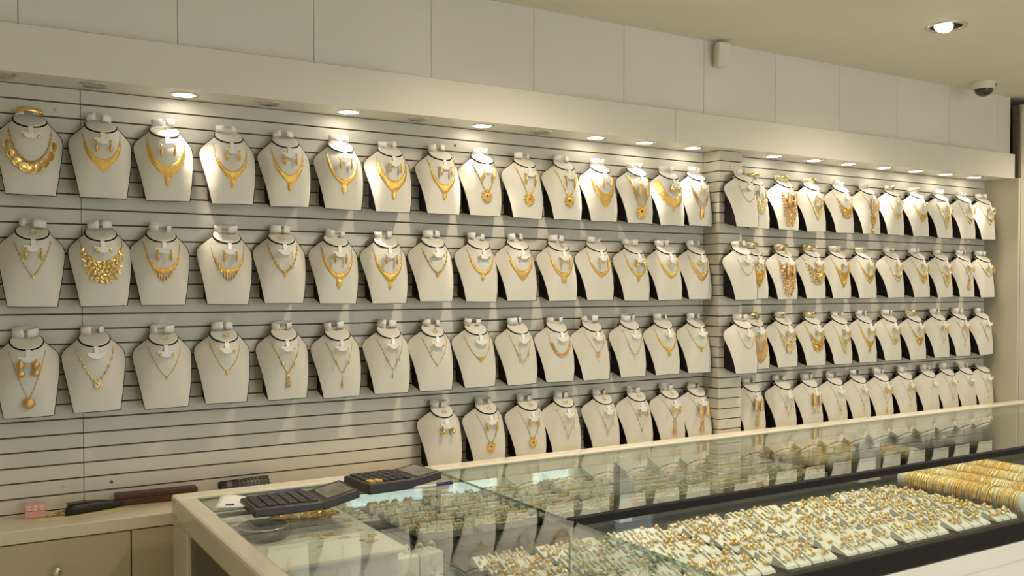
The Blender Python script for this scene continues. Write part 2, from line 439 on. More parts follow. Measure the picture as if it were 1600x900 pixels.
# long case
XE = 5.06
obj('back_rail', box('back_rail', XB + .0006, XE, YGL, YBK, 0.93, ZT + .006, 'frame', .008), lc)
xs = [XB + .0008, 2.20, 3.42, XE]
slab(xs[0], XE, YF, YGL, ZT - TH, ZT, lc, 'top_glass')
slab(XB + .0008, XE, YF, YF + TH, ZD, ZT - TH - .0005, lc, 'front_glass')
obj('front_trim', box('front_trim', XB + .001, XE, YF - .004, YF + .020, ZT - .019, ZT + .002, 'black'), lc)
obj('deck', box('deck', XB - .002, XE, YF + .002, YGL + .004, ZD - .02, ZD, 'deck'), lc)
obj('deck_edge', box('deck_edge', XB + .001, XE, YF - .008, YF + .001, 0.625, ZD + .002, 'black'), lc)
obj('back_mirror', box('back_mirror', XB + .0008, XE, YGL + .006, YGL + .012, ZD, 0.955, 'mirror'), lc)
obj('mirror_sill', box('mirror_sill', XB + .001, XE, YGL - .020, YGL + .006, ZD, ZD + .016, 'black'), lc)
for x, pw_ in ((2.185, .06), (3.57, .15)):
    obj('mirror_post', box('mirror_post', x, x + pw_, YGL - .014, YGL + .006, ZD + .016, 0.955, 'base'), lc)
obj('base_panel', box('base_panel', XB + .001, XE, YF + .004, YBK - .01, 0.02, ZD - .02, 'base'), lc)
obj('end_panel', box('end_panel', XE, XE + .02, YF, YBK, 0.0, ZT + .006, 'frame'), lc)
obj('base_rail', box('base_rail', XB + .004, XE, YF - .006, YF + .003, 0.55, 0.62, 'base'), lc)

# ---- ring trays: black tray, white foam ridges, rings standing in them
RD, NR = .072, 8               # ridge pitch and number
def ridge_mesh(wd):
    # wedge that falls towards the customer, with two finger slots
    V = []; F = []
    prof = [(0, 0.004), (-.004, .030), (-.014, .031), (-RD + .010, .012), (-RD + .006, 0.004)]
    for x in (0, wd):
        V += [(x, y, z) for (y, z) in prof]
    n = len(prof)
    F = [tuple(range(n)), tuple(range(2 * n - 1, n - 1, -1))]
    F += [(k, n + k, n + (k + 1) % n, (k + 1) % n) for k in range(n)]
    return fixn(mesh('foam_ridge', V, F, 'foam'))
ring_var = [mesh('ring', *torus(.0110, .0020, 12, 4, 'x', v), m, True) for v, m in ((2.0, 'pale'), (3.0, 'gold'), (2.2, 'pale'), (2.6, 'rose'))]
TRAYS = [(1.445, .225, 'first'), (1.690, .265, 'second'), (1.980, .275, 'third'), (2.282, .265, 'fourth'), (2.570, .295, 'fifth'), (2.885, .275, 'sixth'), (3.180, .245, 'seventh'), (3.440, .165, 'eighth')]
allrings = []
for ti, (x0, wd, on) in enumerate(TRAYS):
    t = thing('ring_tray', 'black ring tray with white foam ridges, %s from the corner case' % on, 'tray', (x0, -0.50, ZD), group='ring trays in the long case')
    L_ = RD * NR + .012
    obj('tray_base', box('tray_base', 0, wd, -L_, .004, 0.0006, .005, 'black'), t)
    obj('tray_lip', box('tray_lip', 0, .004, -L_, .004, 0.005, .012, 'black'), t)
    obj('tray_lip', box('tray_lip', wd - .004, wd, -L_, .004, 0.005, .012, 'black'), t)
    nc = 4 if wd > .2 else 3
    pwid = (wd - .014) / nc
    rm = ridge_mesh(pwid - .009)
    for k in range(NR):
        for c in range(nc):
            px = .009 + c * pwid + (.004 if k % 2 else -.002)
            obj('foam_pad', rm, t, (px, -k * RD, .002), None, (1, 1, random.uniform(.85, 1.15)))
            for j in range(4):
                if random.random() < .22: continue
                yo = random.uniform(.012, .024) + (.018 if j > 1 else 0)
                v = (ti * 5 + k // 2 + random.choice((0, 0, 0, 1))) % 4
                allrings.append((ti, on, (x0 + px + (pwid - .009) * (.27 + .46 * (j % 2)) + random.uniform(-.003, .003), -0.50 - k * RD - yo, ZD + .034 - yo * .38), v))
allrings.sort(key=lambda r_: (Vector(r_[2]) - Vector((0.6, CAMY, EYE))).length + (0.6 if r_[0] < 2 else 0))
tail = []
for n_, (ti, on, loc, v) in enumerate(allrings):
    rot = (R(random.uniform(-16, -2)), R(random.uniform(-8, 8)), R(90 + random.uniform(-25, 25)) if v in (1, 3) else R(random.uniform(-20, 20)))
    if n_ < 215:
        obj('finger_ring', ring_var[v], None, loc, rot, None, 'gold ring standing in foam of the %s ring tray from the corner case' % on, 'ring', 'rings in the %s tray' % on)
    else:
        mt = Matrix.Translation(loc) @ __import__('mathutils').Euler(rot).to_matrix().to_4x4()
        tail.append((mt, v))
V = []; F = []; mi = []
for mt, v in tail:
    me = ring_var[v]; o = len(V)
    V += [mt @ q.co for q in me.vertices]
    F += [tuple(i + o for i in p.vertices) for p in me.polygons]
    mi += [v] * len(me.polygons)
if V:
    me = mesh('ring_mass', V, F, ['pale', 'gold', 'pale', 'rose'], True)
    me.polygons.foreach_set('material_index', mi)
    obj('ring_mass', me, None, label='mass of small gold rings filling the rest of the ring trays', cat='rings', kind='stuff')

# ---- bangle rolls at the right
bangle_v = [mesh('bangle', *torus(.0465, r_, 28, 5, 'y'), m, True) for r_, m in ((.0036, 'gold'), (.0044, 'gold2'), (.0030, 'pale'), (.0036, 'pale'), (.0034, 'gold'))]
rolls = [(3.672, 'nearest to the ring trays', -0.50), (3.830, 'second from the ring trays', -0.48), (4.020, 'third from the ring trays', -0.45), (4.200, 'fourth from the ring trays', -0.45)]
rollm = mesh('roll', *lathe([(.040, 0), (.0425, -.004), (.0425, -.556), (.040, -.56)], 28, 'y'), 'foam', True)
for ri, (x, on, y0) in enumerate(rolls):
    t = thing('bangle_roll', 'white padded bangle roll, %s' % on, 'display roll', (x, y0, ZD), group='bangle rolls')
    obj('roll', rollm, t, (0, 0, .0535))
    for yy in (-.03, -.53):
        obj('roll_foot', box('roll_foot', -.030, .030, yy - .006, yy + .006, .0006, .020, 'foam'), t)
    y = y0 - .045
    n_ = 0
    while y > y0 - .55:
        v = [0, 0, 1, 2, 3, 4][(int((y0 - y) / .09) * 2 + ri + random.choice((0, 0, 1))) % 6]
        obj('bangle', bangle_v[v], None, (x, y, ZD + .0500), (R(random.uniform(-5, 5)), 0, R(random.uniform(-3, 3))), None, 'gold bangle threaded on the bangle roll %s' % on, 'bangle', 'bangles on the roll %s' % on)
        y -= (.0036, .0044, .0030, .0036, .0034)[v] * 2 + random.choice((.0006, .0012, .003))

# ---- contents of the corner case
pad = thing('display_pad', 'white raised pad strewn with gold chains in the corner case', 'display pad', (0.83, -0.64, ZD))
obj('pad_top', box('pad_top', -.20, .20, -.29, .28, .220, .232, 'foam', .003), pad)
obj('pad_base', box('pad_base', -.18, .18, -.27, .26, .0006, .220, 'base'), pad)
ZP2 = ZD + .232
rnd = random.Random(3)
# heap of gold chains: each chain its own loop
for k in range(26):
    cx, cy = 0.93 + rnd.uniform(-.10, .06), -0.475 + rnd.uniform(-.05, .045)
    a0 = rnd.uniform(0, 6.28); rx, ry = rnd.uniform(.014, .030), rnd.uniform(.009, .018)
    pts = []
    for i in range(28):
        a = 2 * math.pi * i / 28
        rr = 1 + .18 * math.sin(3 * a + k)
        x, y = rx * rr * math.cos(a), ry * rr * math.sin(a)
        pts.append((x * math.cos(a0) - y * math.sin(a0), x * math.sin(a0) + y * math.cos(a0), .0025 + .0012 * (k % 5) + .001 * math.sin(5 * a)))
    obj('gold_chain', mesh('gold_chain', *tube(pts, .0030, 6, True), 'gold' if k % 3 else 'gold2', True), None, (cx, cy, ZP2), None, None, 'coiled gold chain in the heap on the white pad under the calculators', 'chain', 'gold chain heap in the corner case')
for k in range(26):
    cx, cy = 0.93 + rnd.uniform(-.12, .08), -0.64 + rnd.uniform(-.20, .10)
    me = mesh('pendant_link', *torus(rnd.uniform(.006, .012), .0011, 14, 5, 'z'), 'pale' if k % 2 else 'gold', True)
    obj('loose_ring', me, None, (cx, cy, ZP2 + .0016), (R(rnd.uniform(-6, 6)), R(rnd.uniform(-6, 6)), 0), (1.2, .8, 1), 'small pale gold ring lying flat on the white pad', 'ring', 'loose rings on the white pad')
# glass dish with steel rim
t = thing('glass_dish', 'round glass dish with a bright rim standing on the white pad', 'dish', (0.735, -0.640, ZP2))
obj('bowl', mesh('bowl', *lathe([(.002, .002), (.052, .002), (.060, .008), (.064, .034), (.067, .034), (.064, .006), (.055, .0), (.002, 0)], 32, 'z', False), 'dish', True), t)
obj('rim', mesh('rim', *torus(.0655, .0022, 36, 6, 'z'), 'chrome', True), t, (0, 0, .035))
# ring boxes
for i, (x, y, lab) in enumerate(((1.13, -0.66, 'small white block with two rings on top in the corner case'), (1.26, -0.56, 'second white block with rings beside the mirror corner'))):
    t = thing('ring_block', lab, 'display block', (x, y, ZD), (0, 0, R(12 * i)))
    obj('block', box('block', -.045, .045, -.035, .035, .0006, .13 - .03 * i, 'foam', .004), t)
    obj('groove_strip', box('groove_strip', -.040, .040, -.004, .004, .13 - .03 * i, .132 - .03 * i, 'card'), t)
    for s in (-.02, .02):
        obj('finger_ring', ring_var[2], None, (x + s, y, ZD + .143 - .03 * i), (0, 0, R(70)), None, '%s gold ring standing on the %s white block' % ('left' if s < 0 else 'right', ORD[i]), 'ring', 'rings on the white blocks')
# foam trays in the near part of the corner case
for ti, (x0, y0, on) in enumerate(((1.055, -0.80, 'white'),)):
    t = thing('ring_tray', '%s foam ring tray in the near half of the corner case' % on, 'tray', (x0, y0, ZD), group='ring trays in the corner case')
    obj('tray_base', box('tray_base', 0, .34, -.42, .004, 0.0006, .005, 'black'), t)
    rm = ridge_mesh(.328)
    for k in range(6):
        obj('foam_ridge', rm, t, (.006, -k * RD, .002))
        for j in range(9):
            obj('finger_ring', ring_var[(k + j + ti) % 4], None, (x0 + .025 + j * .036, y0 - k * RD - .022, ZD + .0335), (R(-8), 0, R(rnd.uniform(-25, 25))), None, 'gold ring in the %s foam tray of the corner case' % on, 'ring', 'rings in the %s corner tray' % on)

# ------------------------------------------------------------------ necklace busts
WT = [(0, .0655), (.05, .0738), (.10, .0818), (.13, .0865), (.148, .0890), (.160, .0898), (.170, .0890), (.178, .0868), (.185, .0830), (.190, .0785)]
YE = [(0, -.080), (.05, -.074), (.10, -.058), (.14, -.036), (.1665, -.022), (.19, -.022)]
YC = [(0, -.085), (.10, -.090), (.15, -.092), (.19, -.089)]
DZ, DY, DR, DT = .222, -.050, .043, R(33)
def tab(T, z):
    if z <= T[0][0]: return T[0][1]
    for (a, va), (b, vb) in zip(T, T[1:]):
        if z <= b: return va + (vb - va) * (z - a) / (b - a)
    return T[-1][1]
def surf(u, z):
    ww = tab(WT, z); e = tab(YE, z); c = tab(YC, z)
    p = 2.0 + 2.0 * (1 - z / .19)
    return Vector((u * ww, e + (c - e) * (1 - abs(u) ** p), z))
def rim(u, rr=DR, lift=0.0):
    a = u * math.pi / 2
    q = -rr * math.cos(a)
    return Vector((rr * math.sin(a), DY + q * math.cos(DT) - lift * math.sin(DT), DZ + q * math.sin(DT) + lift * math.cos(DT)))
def upper(u, s):
    a, b = surf(u, .190), rim(u)
    return a.lerp(b, s)
def front_y(x, z):
    """depth of the bust front at a given x, z"""
    if z <= .190:
        return surf(max(-1, min(1, x / tab(WT, z))), z).y
    s = .5
    for _ in range(12):
        wd = .0785 + (DR - .0785) * s
        u = max(-1, min(1, x / wd))
        zz = .190 + (rim(u).z - .190) * s
        s = max(0, min(1, s + (z - zz) / .05))
    return upper(u, s).y
NU = 24
rowsV = []
for i in range(17):
    z = .190 * (i / 16) ** .8
    rowsV.append([surf(-1 + 2 * k / NU, z) for k in range(NU + 1)])
for i in range(1, 7):
    rowsV.append([upper(-1 + 2 * k / NU, i / 6) for k in range(NU + 1)])
V = [p for r_ in rowsV for p in r_]
F = []
for i in range(len(rowsV) - 1):
    for k in range(NU):
        a = i * (NU + 1) + k
        F.append((a, a + 1, a + NU + 2, a + NU + 1))
bust_front = mesh('bust_front', V, F, 'leather', True)
# black sides, underside and back
left = [r_[0] for r_ in rowsV]; right = [r_[-1] for r_ in rowsV]; bot = rowsV[0]
outline = left[::-1] + bot[1:-1] + right
def backp(p):
    zz = p.z + .020 * (1 - min(1, p.z / .05)) if p.z < .05 else p.z
    bw = tab([(0, .060), (.06, .061), (.12, .061), (.15, .054), (.18, .036), (.23, .024)], p.z)
    return Vector((max(-bw, min(bw, p.x)), -0.0012, zz))
V = [p + Vector((0, .0008, 0)) for p in outline] + [backp(p) for p in outline]
n = len(outline)
F = [(k, k + 1, n + k + 1, n + k) for k in range(n - 1)]
V += [Vector((0, -0.0012, .12))]
F += [(n + k, n + k + 1, 2 * n) for k in range(n - 1)]
bust_side = fixn(mesh('side_panel', V, F, 'velvet'))
# thin black piping round the front edge
pp = [p + Vector((p.x * .006, -.0004, 0)) for p in outline]
bust_pipe = mesh('edge_piping', *tube(pp, .0011, 5), 'velvet', True)
# slanted neck disc and its black rim
V = []; F = []
n = 32
def dpt(rr, a, lift):
    x, q = rr * math.cos(a), rr * math.sin(a)
    return Vector((x, DY + q * math.cos(DT) - lift * math.sin(DT), DZ + q * math.sin(DT) + lift * math.cos(DT)))
for (rr, l) in ((DR + .0004, .0002), (DR, .0018), (DR * .9, .0034), (DR * .5, .0042)):
    V += [dpt(rr, 2 * math.pi * k / n, l) for k in range(n)]
for i in range(3):
    F += [(i * n + k, i * n + (k + 1) % n, (i + 1) * n + (k + 1) % n, (i + 1) * n + k) for k in range(n)]
F.append(tuple(3 * n + k for k in range(n)))
bust_disc = mesh('neck_disc', V, F, 'leather', True)
bust_rim = mesh('disc_rim', *tube([dpt(DR + .0008, 2 * math.pi * k / 40, -.0016) for k in range(40)], .0027, 6, True), 'velvet', True)
# back of the neck
V = []; F = []
arc = [R(180 - 180 * k / 12) for k in range(13)]
V += [dpt(DR - .001, a, -.0008) for a in arc]
V += [Vector((p.x, min(-.0012, p.y + .02), .175)) for p in V[:13]]
F = [(k, k + 1, 14 + k, 13 + k) for k in range(12)]
bust_nape = mesh('nape', V, F, 'leather', True)
# bracelet holder band: an open C shaped strip standing behind the disc
def band(r_, h, a0, a1, gap=0.0):
    V = []; F = []
    k = 18
    for i in range(k + 1):
        a = a0 + (a1 - a0) * i / k
        for (rr, z) in ((r_, 0), (r_, h), (r_ - .0012, h), (r_ - .0012, 0)):
            V.append(Vector((rr * math.cos(a) * 1.15, rr * math.sin(a) * .7, z)))
    for i in range(k):
        for j in range(4):
            F.append((i * 4 + j, i * 4 + (j + 1) % 4, i * 4 + 4 + (j + 1) % 4, i * 4 + 4 + j))
    F.append((3, 2, 1, 0)); F.append(tuple(k * 4 + j for j in range(4)))
    return V, F
bands = [fixn(mesh('bracelet_band', *band(.031, .024, R(-90 + 8), R(270 - 8)), 'card', True)),
         fixn(mesh('bracelet_band', *band(.030, .021, R(-90 + 25), R(270 - 18)), 'card', True)),
         fixn(mesh('bracelet_band', *band(.032, .023, R(-90 + 4), R(270 - 30)), 'card', True))]
V, F = boxdata(-.0028, .0028, -.001, .001, 0, .022, .0004)
bust_clip = mesh('ring_clip', V, F, 'card')
# earring holder: stem and curved smile shaped plate
ZP = .170
bust_stem = box('earring_stem', -.0062, .0062, -.0012, .0012, 0, .026, 'card', .0004)
V = []; F = []
for i in range(17):
    a = -1 + 2 * i / 16
    x = .0260 * a
    zt = .0085 + .0022 * a * a
    zb = -.0090 + .0140 * a * a * (1 if abs(a) < .8 else .98)
    for y in (-.0012, .0012):
        V += [(x, y, zb), (x, y, zt)]
for i in range(16):
    a = i * 4; b = a + 4
    F += [(a, b, b + 1, a + 1), (a + 2, a + 3, b + 3, b + 2), (a, a + 2, b + 2, b), (a + 1, b + 1, b + 3, a + 3)]
F += [(0, 1, 3, 2), (64, 66, 67, 65)]
bust_plate = mesh('earring_plate', V, F, 'card')
PLY = front_y(0, ZP) - .009

# ---------- jewellery on the bust (local coords of the bust)
def ucurve(a, h, zs, nn, t):
    """t in -1..1 along a U (nn=2) or V (nn~1.2) line hanging from the neck"""
    th = t * math.pi / 2
    s, c = math.sin(th), math.cos(th)
    x = a * math.copysign(abs(s) ** (2 / nn), s)
    z = zs - h * abs(c) ** (2 / nn)
    return x, z
def onto(x, z, off=.0014):
    return Vector((x, front_y(x, z) - off, z))
def chain_path(a, h, zs, nn, t0=-1, t1=1, n=40, off=.0012):
    return [onto(*ucurve(a, h, zs, nn, t0 + (t1 - t0) * i / n), off) for i in range(n + 1)]
_cache = {}
def cached(key, fn):
    if key not in _cache: _cache[key] = fn()
    return _cache[key]

def bib_mesh(a, h, zs, nn, span, tmax, tip, teeth, m, pw):
    V = []; F = []
    n = 64; q = 5
    rnd = random.Random(int(tmax * 1e5) + teeth)
    for i in range(n + 1):
        t = -span + 2 * span * i / n
        x, z = ucurve(a, h, zs, nn, t)
        x2, z2 = ucurve(a, h, zs, nn, t + .004); x1, z1 = ucurve(a, h, zs, nn, t - .004)
        nx, nz = (z2 - z1), -(x2 - x1)
        l = math.hypot(nx, nz) or 1
        nx /= l; nz /= l
        f = 1 - abs(t) / span
        th = .0022 + (tmax - .0022) * f ** pw + tip * max(0, 1 - abs(t) / .24) ** 1.25
        if teeth: th *= 1 + .13 * math.cos(t / span * teeth * math.pi * 2)
        for j in range(q + 1):
            d = th * j / q
            relief = .0016 * math.sin(math.pi * j / q) + (rnd.uniform(0, .0012) if 0 < j < q else 0) + .0008
            xx, zz = x + nx * d, z + nz * d
            V.append(onto(xx, zz, relief))
    for i in range(n):
        for j in range(q):
            b = i * (q + 1) + j
            F.append((b, b + 1, b + q + 2, b + q + 1))
    return mesh('plate', V, F, m, True)

def diamond(wd, ht, th=.002, kind='leaf'):
    V = []; F = []
    n = 12
    V.append((0, -th, 0)); V.append((0, th * .3, 0))
    for k in range(n):
        a = 2 * math.pi * k / n
        x, z = math.sin(a), math.cos(a)
        if kind == 'leaf':
            r_ = (1 - .35 * abs(x) * (1 if z > 0 else 1.1))
            z = z * (1.0 if z > 0 else 1.25)
        elif kind == 'rhomb':
            r_ = 1 / (abs(x) + abs(z))
        elif kind == 'square':
            r_ = 1 / max(abs(x), abs(z))
        else: r_ = 1
        V.append((wd * x * r_, -th * .3, ht * z * r_))
    for k in range(n):
        F.append((0, 2 + k, 2 + (k + 1) % n)); F.append((1, 2 + (k + 1) % n, 2 + k))
    return V, F
def flower(r_=.006):
    V = [(0, -.003, 0), (0, .0005, 0)]; F = []
    n = 12
    for k in range(n):
        a = 2 * math.pi * k / n
        rr = r_ * (1 if k % 2 == 0 else .62)
        V.append((rr * math.cos(a), -.0012, rr * math.sin(a)))
    for k in range(n):
        F.append((0, 2 + (k + 1) % n, 2 + k)); F.append((1, 2 + k, 2 + (k + 1) % n))
    return V, F
def ball(r_, n=10):
    return lathe([(max(.0002, r_ * math.sin(R(a))), r_ * math.cos(R(a))) for a in (4, 30, 60, 90, 120, 150, 176)], n, 'z')
def drop(L, r_, m):
    return mesh('drop', *lathe([(.0004, 0), (r_ * .35, -L * .1), (r_ * .25, -L * .3), (r_ * .8, -L * .55), (r_, -L * .72), (r_ * .5, -L * .92), (.0003, -L)], 7, 'z'), m, True)

def P(t, name, key, fn, loc=(0, 0, 0), rot=None, scale=None):
    return obj(name, cached(key, fn), t, loc, rot, scale)
def pend(t, x, z, kind, size, m, off=.0022):
    p = onto(x, z, off)
    if kind == 'ball':
        P(t, 'pendant', ('pb', size, m), lambda: mesh('pendant', *ball(size), m, True), p + Vector((0, -size * .7, 0)))
    elif kind == 'round':
        P(t, 'pendant', ('pr', size, m), lambda: mesh('pendant', *diamond(size, size * 1.15, .003, 'round'), m), p)
        for k in range(12):
            a = R(30 * k)
            P(t, 'petal', ('pp', size, m), lambda: mesh('petal', *diamond(size * .26, size * .42, .002, 'leaf'), m), p + Vector((size * 1.02 * math.cos(a), -.001, size * 1.17 * math.sin(a))), (0, math.pi / 2 - a, 0))
        P(t, 'stone', ('ps', size), lambda: mesh('stone', *ball(size * .22, 8), 'garnet', True), p + Vector((0, -.002, size * .1)))
    elif kind == 'tassel':
        P(t, 'pendant', ('pt', size, m), lambda: mesh('pendant', *diamond(size * .5, size * .5, .003, 'round'), m), p)
        for k in range(4):
            P(t, 'tassel_strand', ('pts', size, m), lambda: drop(size * 2.6, size * .14, m), p + Vector(((k - 1.5) * size * .24, -.001, -size * .3)))
    elif kind == 'bar':
        P(t, 'pendant', ('pbar', size, m), lambda: drop(size * 3.2, size * .26, m), p)
    else:
        P(t, 'pendant', (kind, size, m), lambda: mesh('pendant', *diamond(size * .85, size, .0028, kind), m), p)

def neck_bib(t, a=.053, h=.098, tmax=.014, span=.78, tip=.006, teeth=14, m='gold', pn=None, ps=.011, pw=.75, nn=2.0, zs=.203):
    P(t, 'chain', ('ch', a, h, nn, zs, m), lambda: mesh('chain', *tube(chain_path(a, h, zs, nn), .0013, 5), m, True))
    P(t, 'plate', ('bib', a, h, zs, nn, span, tmax, tip, teeth, m, pw), lambda: bib_mesh(a, h, zs, nn, span, tmax, tip, teeth, m, pw))
    if pn: pend(t, 0, zs - h - tmax - tip - ps * .30, pn, ps, m)
def neck_chain(t, a=.050, h=.10, nn=1.5, m='pale', pn='leaf', ps=.006, r_=.0010, zs=.203, beads=0, br=.0018):
    P(t, 'chain', ('ch2', a, h, nn, zs, m, r_), lambda: mesh('chain', *tube(chain_path(a, h, zs, nn), r_, 5), m, True))
    for i in range(beads):
        tt = -.86 + 1.72 * (i + .5) / beads
        P(t, 'bead', ('bd', br, m), lambda: mesh('bead', *ball(br, 8), m, True), onto(*ucurve(a, h, zs, nn, tt), .002))
    if pn: pend(t, 0, zs - h - ps * .6, pn, ps, m)
def neck_flowers(t, a=.047, h=.075, rows=3, fr=.0058, m='gold', span=.72, tri=1.0, zs=.203, nn=2.0, chain=True):
    if chain: P(t, 'chain', ('ch', a, h, nn, zs, m), lambda: mesh('chain', *tube(chain_path(a, h, zs, nn), .0011, 5), m, True))
    key = ('fl', fr, m)
    rnd = random.Random(rows * 100 + int(fr * 1e5))
    for r_ in range(rows):
        sp = span * (1 - tri * r_ / rows)
        hh = h + r_ * fr * 1.5
        cnt = max(1, int(2 * sp * (a + hh) / (fr * 2.1)))
        for i in range(cnt):
            tt = 0 if cnt == 1 else -sp + 2 * sp * i / (cnt - 1)
            x, z = ucurve(a + r_ * fr * .5, hh, zs, nn, tt)
            if z < -.012 or abs(x) > .93 * tab(WT, z): continue
            P(t, 'flower', key, lambda: mesh('flower', *flower(fr), m), onto(x, z, .002 + rnd.uniform(0, .002)), (rnd.uniform(-.35, .35), rnd.uniform(0, 3), rnd.uniform(-.35, .35)))
def neck_fringe(t, a=.054, h=.090, tmax=.013, L=.022, cnt=13, m='pale', tri=.6, zs=.203, nn=2.0, span=.7):
    neck_bib(t, a, h, tmax, span, .002, 12, m, None, zs=zs, nn=nn)
    for i in range(cnt):
        tt = -span * .85 + 2 * span * .85 * i / (cnt - 1)
        x, z = ucurve(a, h + tmax * (1 - abs(tt)), zs, nn, tt)
        l = L * (1 - tri * abs(tt) / (span * .85))
        q = onto(x, z, .002); q2 = onto(x, max(-.02, z - l), .002)
        P(t, 'drop', ('dr', round(L, 4), m), lambda: drop(L, max(.0026, min(.004, L * .12)), m), q, (math.atan2(-(q2.y - q.y), l) * -1, 0, 0), (1, 1, l / L))
def neck_coins(t):
    P(t, 'chain', ('coinch',), lambda: mesh('chain', *tube(chain_path(.056, .108, .203, 2.0), .0012, 5), 'gold', True))
    for i in range(26):
        tt = -.9 + 1.8 * (i + .5) / 26
        P(t, 'bead', ('bd', .0034, 'gold'), lambda: mesh('bead', *ball(.0034, 8), 'gold', True), onto(*ucurve(.056, .108, .203, 2.0, tt), .003))
    coin = lambda: mesh('coin', *lathe([(.0132, .0009), (.0140, 0), (.0132, -.0010), (.0116, -.0010), (.0110, -.0004)], 22, 'y'), 'gold2', True)
    for i in range(9):
        tt = -.70 + 1.40 * i / 8
        x, z = ucurve(.068, .128, .203, 2.0, tt)
        P(t, 'coin', ('coin',), coin, onto(x, z, .005 + .0012 * (i % 2)), (R(random.uniform(-4, 4)), 0, R(-42 * x / .07)))
def neck_links(t, m='rose', a=.050, h=.095, rr=.0066, cnt=22):
    for i in range(cnt):
        tt = -.68 + 1.36 * i / (cnt - 1)
        x, z = ucurve(a, h, .203, 2.0, tt)
        P(t, 'link', ('lk', rr, m), lambda: mesh('link', *torus(rr * .8, rr * .25, 12, 5, 'y'), m, True), onto(x, z, .0025), (R(12 if i % 2 else -12), 0, 0))
    P(t, 'chain', ('ch', a, h, 2.0, .203, m), lambda: mesh('chain', *tube(chain_path(a, h, .203, 2.0), .0009, 5), m, True))
def neck_multi(t, m='gold', pn='round', ps=.014, strands=3, h=.10, a=.046):
    for k in range(strands):
        hh = h + k * .011
        P(t, 'strand', ('st', a, hh, m), lambda: mesh('strand', *tube(chain_path(a + .001 * k, hh, .203, 1.55), .0011, 5), m, True))
    pend(t, 0, .203 - h - strands * .009 - ps * .5, pn, ps, m)

